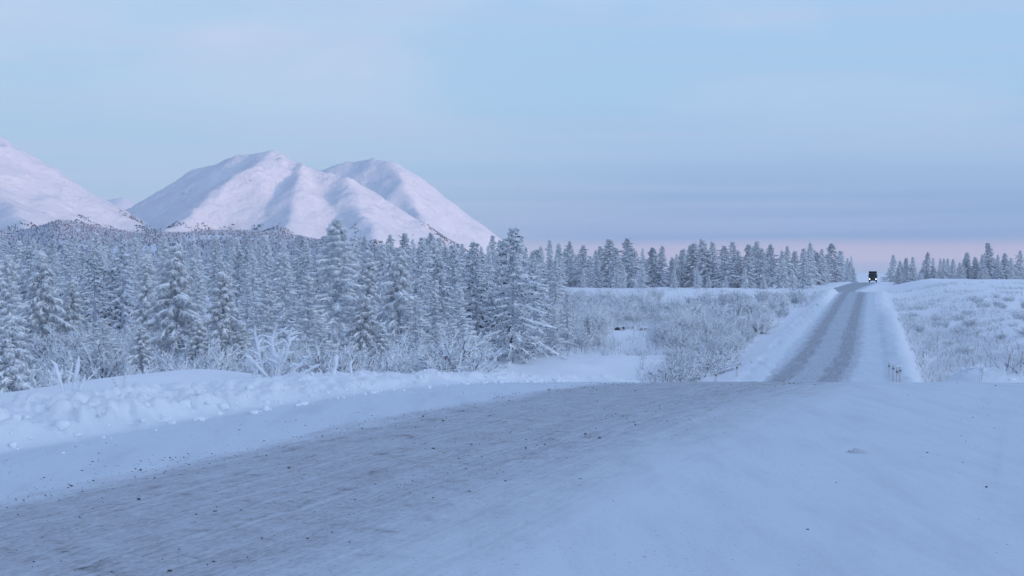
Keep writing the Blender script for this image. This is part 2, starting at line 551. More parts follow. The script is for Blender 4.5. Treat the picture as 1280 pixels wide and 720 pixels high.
# road sheet, laid along its centre line
sD = [-60.0]
while sD[-1] < 700:
    d = sD[-1]
    sD.append(d + (1.0 if d < 5 else 0.12 if d < 45 else 0.5 if d < 330 else 1.0 if d < 480 else 4))
sD = np.array(sD)
tt = np.linspace(-5.2, 5.2, 105)
TT, SD = np.meshgrid(tt, sD)
cosn = np.interp(SD, _D, 1 / np.sqrt(1 + _slope ** 2))
sl = np.interp(SD, _D, _slope)
RX = road_x(SD) + TT * cosn
RY = SD - TT * sl * cosn
RZ = prof(RY) + 0.006
tr = road_t(RX, RY)
rut = -0.018 * (np.exp(-((tr + 2.1) / 0.5) ** 2) + np.exp(-((tr - 0.9) / 0.5) ** 2))
worn = sm(-3.2, -2.4, tr) * (1 - sm(1.8, 2.6, tr))
RZ = RZ + (rut + 0.026 * worn * fbm(RX / 0.5, RY / 0.5, 202, 4)) * 1.0 + 0.012 * fbm(RX / 1.4, RY / 1.4, 15, 3) * (1 - sm(30, 40, RY)) * (1 - worn)
RZ = RZ - (0.03 + 0.04 * sm(60, 80, RY)) * sm(4.5, 5.2, np.abs(TT))
n1, n2 = RX.shape
V = np.stack([RX, RY, RZ], -1).reshape(-1, 3)
i = np.arange(n1 - 1)[:, None] * n2
j = np.arange(n2 - 1)[None, :]
quads = np.stack([i + j, i + j + 1, i + n2 + j + 1, i + n2 + j], -1).reshape(-1, 4)
road = mesh_np('road', V, quads, None, road_material(), smooth=True)
uv = road.data.uv_layers.new(name='UVMap')
uvs = np.stack([TT, SD], -1).reshape(-1, 2)[quads.ravel()]
uv.data.foreach_set('uv', uvs.astype(np.float32).ravel())
tag(road, kind='structure')


# ------------------------------------------------------------------ mountains
def mountain_material():
    m, g, b = new_mat('mountain_snow')
    c = g.n('ShaderNodeTexCoord')
    P = c.outputs['Object']
    n1 = g.noise(P, 0.003, 6, 0.6)
    snow = g.mix(n1, (0.60, 0.63, 0.68), (0.68, 0.70, 0.74))
    geo = g.n('ShaderNodeNewGeometry')
    sz = g.n('ShaderNodeSeparateXYZ'); g.l(geo.outputs['Normal'], sz.inputs[0])
    steep = g.math('MULTIPLY', g.math('SUBTRACT', 0.80, sz.outputs[2], clamp=True), 6.0, clamp=True)
    rk = g.noise(P, 0.055, 7, 0.8)
    rk2 = g.noise(P, 0.006, 4, 0.6)
    f = g.math('MULTIPLY', g.math('MULTIPLY', g.math('SUBTRACT', rk, 0.55, clamp=True), 22.0, clamp=True),
               g.math('MULTIPLY', g.math('SUBTRACT', rk2, 0.54, clamp=True), 12.0, clamp=True))
    f = g.math('MULTIPLY', f, g.math('ADD', 0.55, steep), clamp=True)
    col = g.mix(g.math('MULTIPLY', f, 0.75), snow, (0.16, 0.14, 0.14))
    g.l(col, b.inputs['Base Color'])
    b.inputs['Roughness'].default_value = 0.8
    b.inputs['Specular IOR Level'].default_value = 0.1
    bp = g.n('ShaderNodeBump')
    bp.inputs['Strength'].default_value = 0.6
    bp.inputs['Distance'].default_value = 22.0
    g.l(g.noise(P, 0.022, 8, 0.66), bp.inputs['Height'])
    g.l(bp.outputs[0], b.inputs['Normal'])
    return m


M_MNT = mountain_material()


def pt(px, py, D):
    return ((px - 640) / F * D, D, ZC + (HZ - py) / F * D)


def mountain(ridges, x0, x1, y0, y1, step, k, seed, rough=1.0, drop=15):
    xs = np.arange(x0, x1, step); ys = np.arange(y0, y1, step)
    X, Y = np.meshgrid(xs, ys)
    wx = X + fbm(X / 420, Y / 420, seed + 3, 3) * 60
    wy = Y + fbm(X / 420, Y / 420, seed + 4, 3) * 60
    H = np.full(X.shape, -1e9)
    acc = np.zeros(X.shape); 
    S = 9.0
    segs = []
    for rd in ridges:
        for a, b in zip(rd[:-1], rd[1:]):
            segs.append((a, b))
    hs = []
    for a, b in segs:
        ax, ay, az = a; bx, by, bz = b
        dx, dy = bx - ax, by - ay
        t = np.clip(((wx - ax) * dx + (wy - ay) * dy) / (dx * dx + dy * dy), 0, 1)
        d = np.hypot(wx - ax - t * dx, wy - ay - t * dy)
        kk = k
        h = az + (bz - az) * t - kk * (np.sqrt(d * d + 18 ** 2) - 18) * (1 + 0.00006 * d)
        hs.append(h)
    mxh = np.max(hs, axis=0)
    for h in hs:
        acc += np.exp((h - mxh) / S)
    H = mxh + S * np.log(acc) - S * math.log(1.6)
    # gullies and ribs running down the slopes
    amp = np.clip((H + 50) / 350, 0.15, 1.0) * rough
    rib = 1 - np.abs(fbm(X / 260, Y / 260, seed, 5, 0.52)) * 2
    H = H + amp * (rib - 0.6) * 15 + amp * np.abs(fbm(X / 130, Y / 130, seed + 9, 6, 0.62)) * 22 * rough
    H = H - np.clip((H + 50) / 350, 0, 1.2) * drop
    H = np.maximum(H, -60)
    nyy, nxx = X.shape
    V = np.stack([X, Y, H], -1).reshape(-1, 3)
    i = np.arange(nyy - 1)[:, None] * nxx
    j = np.arange(nxx - 1)[None, :]
    q = np.stack([i + j, i + j + 1, i + nxx + j + 1, i + nxx + j], -1).reshape(-1, 4)
    # leave out the faces wholly buried under the plain
    keep = H.reshape(-1)[q].max(axis=1) > -30
    q = q[keep]
    used, inv = np.unique(q, return_inverse=True)
    o = mesh_np('mountain', V[used], inv.reshape(-1, 4), None, M_MNT, smooth=True)
    tag(o, kind='structure')
    return (xs, ys, H)


# middle mountain
mid_ridges = [
    [pt(60, 345, 7300), pt(120, 288, 7300), pt(165, 258, 7250), pt(205, 233, 7200), pt(248, 208, 7150), pt(292, 190, 7080), pt(335, 187, 7000),
     pt(372, 202, 6950), pt(405, 213, 6900), pt(440, 224, 6850), pt(478, 247, 6780), pt(520, 276, 6700), pt(560, 305, 6620), pt(610, 345, 6550)],
    [pt(335, 187, 7000), pt(305, 208, 6750), pt(268, 234, 6550), pt(238, 258, 6350), pt(205, 290, 6000), pt(190, 320, 5700)],
    [pt(372, 202, 6950), pt(372, 225, 6600), pt(362, 262, 6300), pt(350, 300, 5900)],
    [pt(430, 216, 6850), pt(438, 240, 6600), pt(455, 270, 6300), pt(470, 305, 5950)],
]
MID = mountain(mid_ridges, -3300, 500, 4900, 8600, 13, 0.67, 301)
back_ridges = [
    [pt(300, 270, 9200), pt(395, 212, 9000), pt(432, 199, 8900), pt(468, 194, 8800), pt(492, 198, 8700), pt(518, 224, 8600), pt(550, 259, 8500), pt(580, 292, 8400), pt(622, 345, 8300)],
    [pt(480, 195, 8750), pt(500, 225, 8400), pt(530, 265, 8000), pt(560, 310, 7600)],
]
BACK = mountain(back_ridges, -2600, 900, 7200, 10600, 22, 0.74, 401, 0.8)
left_ridges = [
    [pt(-420, 200, 6900), pt(-260, 120, 6700), pt(-160, 92, 6600), pt(-70, 122, 6500), pt(0, 168, 6450), pt(35, 192, 6400), pt(70, 219, 6350), pt(105, 243, 6300), pt(140, 262, 6250), pt(185, 290, 6100)],
    [pt(-70, 122, 6500), pt(-45, 170, 6150), pt(0, 228, 5800), pt(30, 268, 5400), pt(45, 300, 5100)],
]
LEFT = mountain(left_ridges, -5200, -1400, 4300, 8200, 16, 0.60, 501, 0.9, 32)
far_ridges = [[pt(60, 270, 11800), pt(120, 247, 11700), pt(150, 245, 11600), pt(172, 255, 11500), pt(230, 285, 11400)]]
FARM = mountain(far_ridges, -4500, -1800, 10000, 13000, 40, 0.5, 601, 0.6)


# ------------------------------------------------------------------ wooded foothills
def foothill_z(X, Y):
    """low wooded rise in front of the mountains"""
    px = 640 + X / Y * F
    top = np.interp(px, [-200, 40, 75, 130, 180, 240, 300, 345, 385, 430, 520, 620, 700],
                    [300, 286, 276, 287, 293, 292, 288, 291, 297, 305, 312, 320, 345])
    H = ZC + (HZ - top) / F * 3400
    y0 = 3400 + 140 * np.sin(X / 300)
    prof_ = np.where(Y < y0, sm(1500, 3400, Y), 1 - 0.75 * sm(3400, 4700, Y))
    return H * prof_ + fbm(X / 180, Y / 180, 711, 4) * 9 - 6


fx_ = np.arange(-2100, 330, 18.0); fy_ = np.arange(1500, 4900, 22.0)
FX, FY = np.meshgrid(fx_, fy_)
FX = FX * (0.45 + 0.55 * FY / 3400)
FZ = foothill_z(FX, FY)
nyy, nxx = FX.shape
i = np.arange(nyy - 1)[:, None] * nxx
j = np.arange(nxx - 1)[None, :]
q = np.stack([i + j, i + j + 1, i + nxx + j + 1, i + nxx + j], -1).reshape(-1, 4)
fh = mesh_np('foothills', np.stack([FX, FY, FZ], -1).reshape(-1, 3), q, None, M_SNOW, smooth=True)
tag(fh, kind='structure')


def cones(name, P, H, W, mat, sides=5, tiers=2, seed=0):
    """a far wood in one mesh: ragged tiered crowns, a few faces each"""
    r = np.random.default_rng(seed)
    n = len(P)
    Vs = []; Ts = []
    base = 0
    for tier in range(tiers):
        z0 = H * (0.05 + 0.38 * tier) ; z1 = H * (0.62 + 0.38 * tier / max(1, tiers - 1)) if tiers > 1 else H
        w = W * (1.0 - 0.42 * tier)
        a0 = r.uniform(0, 6.28, n)
        ring = []
        for s in range(sides):
            a = a0 + s * 2 * math.pi / sides
            rr = w * r.uniform(0.55, 1.25, n)
            ring.append(np.stack([P[:, 0] + rr * np.cos(a), P[:, 1] + rr * np.sin(a), P[:, 2] + z0 + r.uniform(-0.05, 0.08, n) * H], -1))
        tip = np.stack([P[:, 0], P[:, 1], P[:, 2] + z1], -1)
        ring.append(tip)
        VV = np.stack(ring, 1)
        Vs.append(VV.reshape(-1, 3))
        idx = base + np.arange(n)[:, None] * (sides + 1)
        for s in range(sides):
            Ts.append(np.stack([idx[:, 0] + s, idx[:, 0] + (s + 1) % sides, idx[:, 0] + sides], -1))
        base += n * (sides + 1)
    return mesh_np(name, np.vstack(Vs), None, np.vstack(Ts), mat)


r = np.random.default_rng(3)
N = 190000
Y = 1500 + 3300 * r.random(N) ** 0.8
X = r.uniform(-2100, 300, N) * (0.45 + 0.55 * Y / 3400)
dens = fbm(X / 160, Y / 160, 801, 3) + fbm(X / 60, Y / 60, 803, 2) * 0.5
keep = dens + 0.30 > r.uniform(-0.35, 0.35, N)
X, Y = X[keep], Y[keep]
Z = foothill_z(X, Y)
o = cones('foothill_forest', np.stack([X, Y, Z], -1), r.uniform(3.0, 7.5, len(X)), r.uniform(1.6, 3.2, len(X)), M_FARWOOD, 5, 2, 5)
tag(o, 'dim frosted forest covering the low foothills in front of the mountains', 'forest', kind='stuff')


def scatter_on(MT, n, zlo, zhi, seed, dens_t):
    xs, ys, H = MT
    r = np.random.default_rng(seed)
    ix = r.integers(2, len(xs) - 2, n); iy = r.integers(2, len(ys) - 2, n)
    fu = r.random(n); fv = r.random(n)
    z = (H[iy, ix] * (1 - fu) + H[iy, ix + 1] * fu) * (1 - fv) + (H[iy + 1, ix] * (1 - fu) + H[iy + 1, ix + 1] * fu) * fv
    x = xs[ix] + fu * (xs[1] - xs[0]); y = ys[iy] + fv * (ys[1] - ys[0])
    d = fbm(x / 220, y / 220, seed, 3) + 0.5 * fbm(x / 70, y / 70, seed + 2, 2)
    fall = (zhi - z) / (zhi - zlo)
    ok = (z > zlo) & (z < zhi) & (d + (fall - 0.58) * 1.3 > dens_t + r.uniform(-0.12, 0.12, n)) & (y < ys[0] + 0.62 * (ys[-1] - ys[0]))
    return np.stack([x[ok], y[ok], z[ok] - 1], -1)


P1 = scatter_on(MID, 150000, 110, 300, 901, 0.10)
P2 = scatter_on(LEFT, 130000, 110, 340, 911, 0.08)
PP = np.vstack([P1, P2])
M_PINE = frost_material('dwarf_pine', (0.10, 0.11, 0.13), (0.30, 0.33, 0.38), (0.05, 0.05, 0.06), 0.5)
o = cones('slope_scrub', PP, r.uniform(3, 7, len(PP)), r.uniform(3, 6.0, len(PP)), M_PINE, 4, 1, 8)
tag(o, 'dark dwarf pines scattered over the lower mountain slopes', 'scrub', kind='stuff')


# ------------------------------------------------------------------ trees
def spikes(base, direc, length, width, r):
    """thin three-sided tapering twigs: base (n,3), direction (n,3), length (n), width (n)"""
    n = len(base)
    d = direc / np.linalg.norm(direc, axis=1, keepdims=True)
    up = np.tile(np.array([[0.13, 0.21, 0.97]]), (n, 1)) + r.normal(0, 0.2, (n, 3))
    u = np.cross(d, up); u /= np.linalg.norm(u, axis=1, keepdims=True) + 1e-9
    v = np.cross(d, u)
    ring = []
    a0 = r.uniform(0, 6.28, n)
    for s in range(3):
        a = a0 + s * 2.0944
        ring.append(base + (u * np.cos(a)[:, None] + v * np.sin(a)[:, None]) * (width * 0.5)[:, None])
    tip = base + d * length[:, None]
    VV = np.stack(ring + [tip], 1).reshape(-1, 3)
    k = np.arange(n)[:, None] * 4
    T = np.concatenate([k + np.array([[0, 1, 3]]), k + np.array([[1, 2, 3]]), k + np.array([[2, 0, 3]])], 0)
    return VV, T


def tube(path, radii, sides=6):
    path = np.asarray(path, float)
    n = len(path)
    V = []; Q = []
    for i in range(n):
        d = path[min(i + 1, n - 1)] - path[max(i - 1, 0)]
        d = d / (np.linalg.norm(d) + 1e-9)
        a = np.array([1, 0, 0]) if abs(d[0]) < 0.8 else np.array([0, 1, 0])
        u = np.cross(d, a); u /= np.linalg.norm(u); v = np.cross(d, u)
        for s in range(sides):
            an = s * 2 * math.pi / sides
            V.append(path[i] + (u * math.cos(an) + v * math.sin(an)) * radii[i])
    for i in range(n - 1):
        for s in range(sides):
            Q.append((i * sides + s, i * sides + (s + 1) % sides, (i + 1) * sides + (s + 1) % sides, (i + 1) * sides + s))
    return np.array(V), np.array(Q)


class Bag:
    def __init__(self):
        self.V = []; self.Q = []; self.T = []; self.n = 0

    def add(self, V, Q=None, T=None):
        self.V.append(V)
        if Q is not None and len(Q): self.Q.append(np.asarray(Q) + self.n)
        if T is not None and len(T): self.T.append(np.asarray(T) + self.n)
        self.n += len(V)

    def build(self, name, mat, parent=None, smooth=False):
        return mesh_np(name, np.vstack(self.V), np.vstack(self.Q) if self.Q else None,
                       np.vstack(self.T) if self.T else None, mat, parent, smooth)


def make_tree(seed, name, mat, H=10.0, W=2.3, nb=95, sub=13, tert=4, droop=0.35, topk=0.8, gap=0.15, w=0.055, hang=0.6, strand=1.0, sleeve=0.10):
    r = np.random.default_rng(seed)
    W *= 1.12; tert += 2; sub = int(sub * 1.15); w *= 1.3; nb = int(nb * 1.1)
    root = empty(name, (0, 0, 0))
    wood = Bag(); fr = Bag()
    # trunk, slightly bent
    zz = np.linspace(-0.6, H, 14)
    bend = np.cumsum(r.normal(0, 0.035, (14, 2)), axis=0)
    path = np.column_stack([bend[:, 0], bend[:, 1], zz])
    wood.add(*tube(path, np.interp(zz, [-0.6, H], [0.17 * H / 10, 0.012]), 7)[:2])
    # clumpy envelope: some sides of the crown carry longer boughs
    ph = r.uniform(0, 6.28, 5); fq = np.array([1, 2, 3, 2, 5])
    B, Dr, L, Wd = [], [], [], []
    for k in range(nb):
        f = (k + r.random()) / nb
        z = H * (0.05 + 0.94 * f ** 0.92)
        h = z / H
        az = k * 2.399 + r.normal(0, 0.35)
        env = W * (1 - h) ** topk * (0.35 + 0.65 * sm(0.0, 0.20, h)) + 0.10
        lob = 1 + 0.18 * sum(np.sin(fq[i] * az + ph[i] + h * 9 * (i + 1) * 0.5) for i in range(5)) / 2.0
        if r.random() < gap: lob *= 0.45
        ln = max(0.15, env * lob * r.uniform(0.72, 1.15))
        cx, cy = np.interp(z, zz, path[:, 0]), np.interp(z, zz, path[:, 1])
        rise = (0.55 - 1.0 * (1 - h)) * droop + r.normal(0, 0.08)
        ns = 6
        s = np.linspace(0, 1, ns)
        bend_az = az + r.normal(0, 0.25) * s
        px_ = cx + np.cumsum(np.cos(bend_az)) / ns * ln
        py_ = cy + np.cumsum(np.sin(bend_az)) / ns * ln
        pz_ = z + ln * (rise * s - droop * 0.55 * s ** 2 + 0.16 * s ** 3)
        bp = np.column_stack([px_, py_, pz_])
        bp[0] = (cx, cy, z)
        wood.add(*tube(bp, 0.028 * (0.4 + ln / 2.5) * (1 - 0.8 * s), 4)[:2])
        # thick rime sleeve over the bough, fatter on top
        jit = r.uniform(0.75, 1.25, ns)
        sv, sq = tube(bp[1:] + [0, 0, sleeve * 0.35], sleeve * (0.45 + 0.5 * ln / W) * np.array([0.8, 1.0, 1.05, 0.9, 0.25]) * jit[1:], 5)
        fr.add(sv, sq)
        m = max(4, int(sub * (0.45 + ln / W)))
        us = r.uniform(0.10, 1.0, m) ** 0.8
        P0 = np.column_stack([np.interp(us, s, bp[:, c]) for c in range(3)])
        dirb = bp[-1] - bp[0]; dirb /= np.linalg.norm(dirb)
        side = np.array([-dirb[1], dirb[0], 0])
        sg = r.choice([-1, 1], m)
        sd = dirb[None, :] * r.uniform(0.2, 0.9, m)[:, None] + side[None, :] * (sg * r.uniform(0.4, 1.1, m))[:, None]
        sd[:, 2] += r.normal(-0.15 * hang, 0.28, m)
        sl_ = (0.18 + 0.34 * (1 - us) * ln / 2 + 0.10 * r.random(m)) * (0.6 + 0.4 * ln / W) * (H / 10)
        B.append(P0); Dr.append(sd); L.append(sl_ * 1.35); Wd.append(np.full(m, w) * r.uniform(1.2, 2.9, m))
        # tertiary hanging frosted twigs
        nt_ = m * tert
        ii = np.repeat(np.arange(m), tert)
        uu = r.uniform(0.1, 1.0, nt_)
        sdn = sd / np.linalg.norm(sd, axis=1, keepdims=True)
        Pt = P0[ii] + sdn[ii] * (sl_[ii] * uu)[:, None]
        td = sdn[ii] * 0.5 + r.normal(0, 0.55, (nt_, 3))
        td[:, 2] -= hang * r.uniform(0.2, 1.2, nt_)
        B.append(Pt); Dr.append(td); L.append(r.uniform(0.10, 0.30, nt_) * H / 10 * strand); Wd.append(w * r.uniform(0.7, 1.5, nt_))
        # along the bough itself
        mb = max(3, int(7 * ln))
        ub = r.uniform(0.05, 1, mb)
        Pb = np.column_stack([np.interp(ub, s, bp[:, c]) for c in range(3)])
        B.append(Pb); Dr.append(dirb[None, :] + r.normal(0, 0.4, (mb, 3))); L.append(r.uniform(0.15, 0.35, mb)); Wd.append(w * r.uniform(1.2, 2.0, mb))
    # leader
    tp = path[-1][None, :] - np.column_stack([np.zeros(26), np.zeros(26), np.linspace(0, 1.1, 26)])
    B.append(tp); Dr.append(r.normal(0, 0.5, (26, 3)) + [0, 0, 0.6]); L.append(r.uniform(0.1, 0.28, 26)); Wd.append(w * r.uniform(0.8, 1.3, 26))
    V, T = spikes(np.vstack(B), np.vstack(Dr), np.concatenate(L), np.concatenate(Wd), r)
    fr.add(V, None, T)
    wood.build('trunk', M_BARK, root)
    fr.build('crown', mat, root)
    return root


PROTO = {}
PROTO['cone_a'] = make_tree(11, 'larch_tree', M_FROST, W=2.1, nb=105, sub=13, tert=4, droop=0.85, topk=0.85, w=0.085, hang=1.5, strand=1.9, sleeve=0.13)
PROTO['cone_b'] = make_tree(12, 'larch_tree', M_FROST, W=2.5, nb=100, sub=13, tert=4, droop=0.95, topk=0.80, w=0.085, hang=1.7, strand=2.1, sleeve=0.14)
PROTO['broad'] = make_tree(13, 'larch_tree', M_FROST, W=3.4, nb=120, sub=17, tert=4, droop=0.5, topk=0.80, gap=0.3, w=0.065, hang=0.9, strand=1.4, sleeve=0.12)
PROTO['broad_b'] = make_tree(14, 'larch_tree', M_FROST2, W=3.2, nb=110, sub=15, tert=4, droop=0.5, topk=0.80, gap=0.3, w=0.06, hang=0.8, sleeve=0.10)
PROTO['slim_a'] = make_tree(15, 'larch_tree', M_FROST2, W=1.9, nb=90, sub=11, tert=3, droop=0.6, topk=0.85, gap=0.25, w=0.07)
PROTO['slim_b'] = make_tree(16, 'larch_tree', M_FROST2, W=2.3, nb=85, sub=12, tert=3, droop=0.7, topk=0.85, gap=0.2, w=0.07)
PROTO['slim_c'] = make_tree(17, 'larch_tree', M_FROST, W=1.6, nb=85, sub=11, tert=3, droop=0.5, topk=0.85, gap=0.25, w=0.07)
PROTO['round'] = make_tree(18, 'larch_tree', M_FROST, W=2.7, nb=100, sub=15, tert=4, droop=0.3, topk=0.62, gap=0.25, w=0.06, hang=0.5, sleeve=0.11)


def make_shrub(seed, name, mat, H=3.0, Rr=1.7, stems=34, sub=16, tert=5, w=0.05):
    w = w * 1.15
    r = np.random.default_rng(seed)
    root = empty(name, (0, 0, 0))
    wood = Bag(); SB = Bag(); B, Dr, L, Wd = [], [], [], []
    for k in range(stems):
        az = r.uniform(0, 6.28); lean = r.uniform(0.1, 1.0) ** 0.7
        h = H * r.uniform(0.55, 1.0) * (1 - 0.35 * lean)
        b0 = np.array([math.cos(az), math.sin(az), 0]) * Rr * 0.28 * r.random()
        s = np.linspace(0, 1, 6)
        out = Rr * lean * r.uniform(0.7, 1.05)
        az2 = az + r.normal(0, 0.4) * s
        p = b0 + np.column_stack([np.cos(az2) * out * s ** 1.3, np.sin(az2) * out * s ** 1.3, h * (s * 1.15 - 0.15 * s * s * (1 + lean)) - 0.15])
        wood.add(*tube(p, 0.028 * (1 - 0.75 * s) * H / 3, 4)[:2])
        sv, sq = tube(p[1:], 0.05 * (1.1 - 0.7 * s[1:]) * H / 3 * r.uniform(0.7, 1.3, 5), 5)
        SB.add(sv, sq)
        m = sub
        us = r.uniform(0.12, 1.0, m)
        P0 = np.column_stack([np.interp(us, s, p[:, c]) for c in range(3)])
        d = (p[-1] - p[0]) / np.linalg.norm(p[-1] - p[0])
        sd = d[None, :] * 0.5 + r.normal(0, 0.5, (m, 3)); sd[:, 2] += 0.25
        sl_ = r.uniform(0.25, 0.6, m) * H / 3
        B.append(P0); Dr.append(sd); L.append(sl_); Wd.append(w * r.uniform(0.7, 1.3, m))
        n_ = m * tert
        ii = np.repeat(np.arange(m), tert)
        sdn = sd / np.linalg.norm(sd, axis=1, keepdims=True)
        Pt = P0[ii] + sdn[ii] * (sl_[ii] * r.uniform(0.15, 1.0, n_))[:, None]
        td = sdn[ii] * 0.6 + r.normal(0, 0.6, (n_, 3)); td[:, 2] += 0.05
        B.append(Pt); Dr.append(td); L.append(r.uniform(0.10, 0.28, n_) * H / 3); Wd.append(w * r.uniform(0.6, 1.3, n_))
        mb = 12
        ub = r.uniform(0.1, 1, mb)
        Pb = np.column_stack([np.interp(ub, s, p[:, c]) for c in range(3)])
        B.append(Pb); Dr.append(d[None, :] + r.normal(0, 0.25, (mb, 3))); L.append(r.uniform(0.2, 0.4, mb) * H / 3); Wd.append(w * r.uniform(1.2, 1.9, mb))
    V, T = spikes(np.vstack(B), np.vstack(Dr), np.concatenate(L), np.concatenate(Wd), r)
    wood.build('stem', M_BARK, root)
    SB.add(V, None, T); SB.build('crown', mat, root)
    return root


SHR = [make_shrub(41, 'willow_shrub', M_TWIG, 3.2, 1.9, 40, 17, 4),
       make_shrub(42, 'willow_shrub', M_TWIG, 3.6, 1.7, 36, 18, 4),
       make_shrub(43, 'willow_shrub', M_FROST, 3.0, 2.1, 42, 16, 4),
       make_shrub(44, 'willow_shrub', M_TWIG, 1.5, 1.4, 34, 12, 4, 0.035)]
SHR_H = [3.2, 3.6, 3.0, 1.5]

ORD = ['first', 'second', 'third', 'fourth', 'fifth', 'sixth', 'seventh', 'eighth', 'ninth', 'tenth', 'eleventh', 'twelfth',
       'thirteenth', 'fourteenth', 'fifteenth', 'sixteenth', 'seventeenth', 'eighteenth', 'nineteenth']
TENS = ['twenty', 'thirty', 'forty', 'fifty', 'sixty', 'seventy', 'eighty', 'ninety']
TENTH = ['twentieth', 'thirtieth', 'fortieth', 'fiftieth', 'sixtieth', 'seventieth', 'eightieth', 'ninetieth']


def ordinal(n):
    if n <= 19: return ORD[n - 1]
    if n < 100:
        return TENTH[n // 10 - 2] if n % 10 == 0 else TENS[n // 10 - 2] + '-' + ORD[n % 10 - 1]
    return 'hundred-and-' + ordinal(n - 100) if n > 100 else 'hundredth'


_used = {}


def place(proto, key, x, y, sz, sxy, label, cat, group, sink=0.1):
    first = key not in _used
    o = proto if first else copy_tree(proto)
    _used[key] = True
    o.location = (x, y, gz(x, y) - sink)
    o.scale = (sxy, sxy, sz)
    o.rotation_euler = (random.gauss(0, 0.025), random.gauss(0, 0.025), random.uniform(0, 6.28))
    tag(o, label, cat, group)
    return o


def tree_at(px, top, D, kind, label, group, wk=1.0):
    x = (px - 640) / F * D
    while abs(float(road_t(np.array([x]), np.array([D]))[0])) < 10.5:      # nothing grows on the road
        D += 6
        x = (px - 640) / F * D
    zg = gz(x, D)
    h = ZC + (HZ - top) / F * D - zg + 0.1
    sz = h / 10.0
    return place(PROTO[kind], kind, x, D, sz, sz * wk, label, 'tree', group)


HERO = [
    (17, 392, 46, 'cone_a', 'small snow laden larch at the far left edge behind the plough ridge', 1.3),
    (219, 305, 92, 'cone_b', 'tall pale drooping cone larch behind the smooth drift on the left', 1.05),
    (274, 340, 88, 'cone_a', 'pale drooping larch right of the tall cone larch above the drift', 1.15),
    (332, 356, 97, 'round', 'rounded bushy larch between the drift larches and the broad larch', 1.1),
    (418, 272, 122, 'broad', 'large broad airy larch whose top crosses the right foot of the middle mountain', 0.95),
    (452, 368, 88, 'cone_b', 'short pale larch in front of the large broad airy larch', 1.2),
    (383, 345, 104, 'round', 'pale feathery larch on the left flank of the broad airy larch', 1.05),
    (497, 312, 112, 'cone_b', 'tall pale larch right of the large broad airy larch', 1.05),
    (521, 372, 92, 'round', 'short rounded frosted larch right of the tall pale larch', 1.1),
    (540, 350, 108, 'slim_c', 'thin upright larch with a knobbly top near the centre of the forest', 1.2),
    (573, 362, 106, 'round', 'low bushy larch left of the great dark-hearted larch', 1.1),
    (640, 284, 118, 'broad_b', 'great larch with dark gaps standing tallest at the forest centre', 0.98),
    (668, 330, 126, 'slim_b', 'medium larch tucked against the right of the great dark-hearted larch', 1.2),
    (597, 302, 135, 'slim_a', 'tall slim larch close behind the great dark-hearted larch, on its left', 1.2),
    (709, 363, 132, 'slim_c', 'lone small pointed larch standing in the shrubs right of the forest', 1.3),
    (48, 312, 100, 'cone_b', 'tall frosty larch near the left edge, above the small snow laden one', 1.0),
    (8, 318, 96, 'broad', 'wide frosty larch cut by the left edge of the picture', 0.8),
    (118, 310, 120, 'slim_a', 'tall slim larch in the left forest beside a dark opening', 1.25),
    (151, 300, 128, 'slim_b', 'tallest pointed larch of the group left of the drooping cone larch', 1.15),
    (88, 350, 104, 'cone_a', 'mid sized pale larch in front of the dark opening on the left', 1.15),
    (186, 318, 118, 'cone_a', 'narrow pale larch just left of the drooping cone larch', 1.0),
    (566, 305, 150, 'slim_b', 'dusky larch beneath the right foot of the middle mountain', 1.1),
    (622, 300, 145, 'slim_a', 'dusky larch hidden behind the left half of the great larch', 1.1),
]
for (px, top, D, kd, lab, wk) in HERO:
    tree_at(px, top, D, kd, lab, 'larches nearest the road on the left', wk)

for (px, top, D, kd, lab, wk) in [
    (246, 398, 80, 'cone_b', 'small white drooping larch between the two drift larches', 1.2),
    (300, 402, 78, 'cone_a', 'small white larch behind the large snow crusted bush', 1.3),
    (130, 398, 82, 'round', 'small fluffy white larch below the dark opening', 1.2),
    (176, 408, 76, 'cone_b', 'short white larch at the left foot of the tall drooping larch', 1.3),
    (400, 400, 80, 'round', 'squat white larch in the shrubs below the broad airy larch', 1.2),
    (476, 404, 82, 'cone_a', 'short white larch below the tall pale larch at mid forest', 1.3),
    (548, 404, 90, 'round', 'squat white larch at the edge of the shrubs, left of the open snow', 1.2),
    (690, 385, 128, 'round', 'squat white larch right of the great larch, above the open snow', 1.2),
    (735, 395, 140, 'cone_a', 'small white larch alone in the shrubs left of the boulders', 1.3)]:
    tree_at(px, top, D, kd, lab, 'small larches in front of the left forest', wk)

# forest rows behind them, left of the clearing
PROTO['slim_d'] = make_tree(19, 'larch_tree', M_FROST, W=2.0, nb=80, sub=12, tert=4, droop=0.8, topk=0.95, gap=0.35, w=0.07, hang=1.0, strand=1.4)
PROTO['cone_c'] = make_tree(20, 'larch_tree', M_FROST2, W=2.7, nb=95, sub=13, tert=4, droop=0.7, topk=0.9, gap=0.3, w=0.062, hang=1.2, strand=1.5)
kinds = ['slim_a', 'slim_b', 'slim_c', 'cone_a', 'cone_b', 'slim_d', 'cone_c', 'slim_d', 'cone_c', 'broad_b']


def row(n, px0, px1, D0, D1, top0, top1, group, phrase, kd=kinds, jitter=1.0, seed=0, wk=(0.95, 1.25)):
    r = random.Random(seed)
    L_ = []
    for k in range(n):
        px = px0 + (px1 - px0) * (k + 0.5 + r.uniform(-0.6, 0.6) * jitter) / n
        L_.append((px, r.uniform(D0, D1), r.uniform(top0, top1), r.choice(kd), r.uniform(*wk)))
    L_.sort()
    for k, (px, D, top, kk, w_) in enumerate(L_):
        tree_at(px, top, D, kk, '%s, %s from left' % (phrase, ordinal(k + 1)), group, w_)


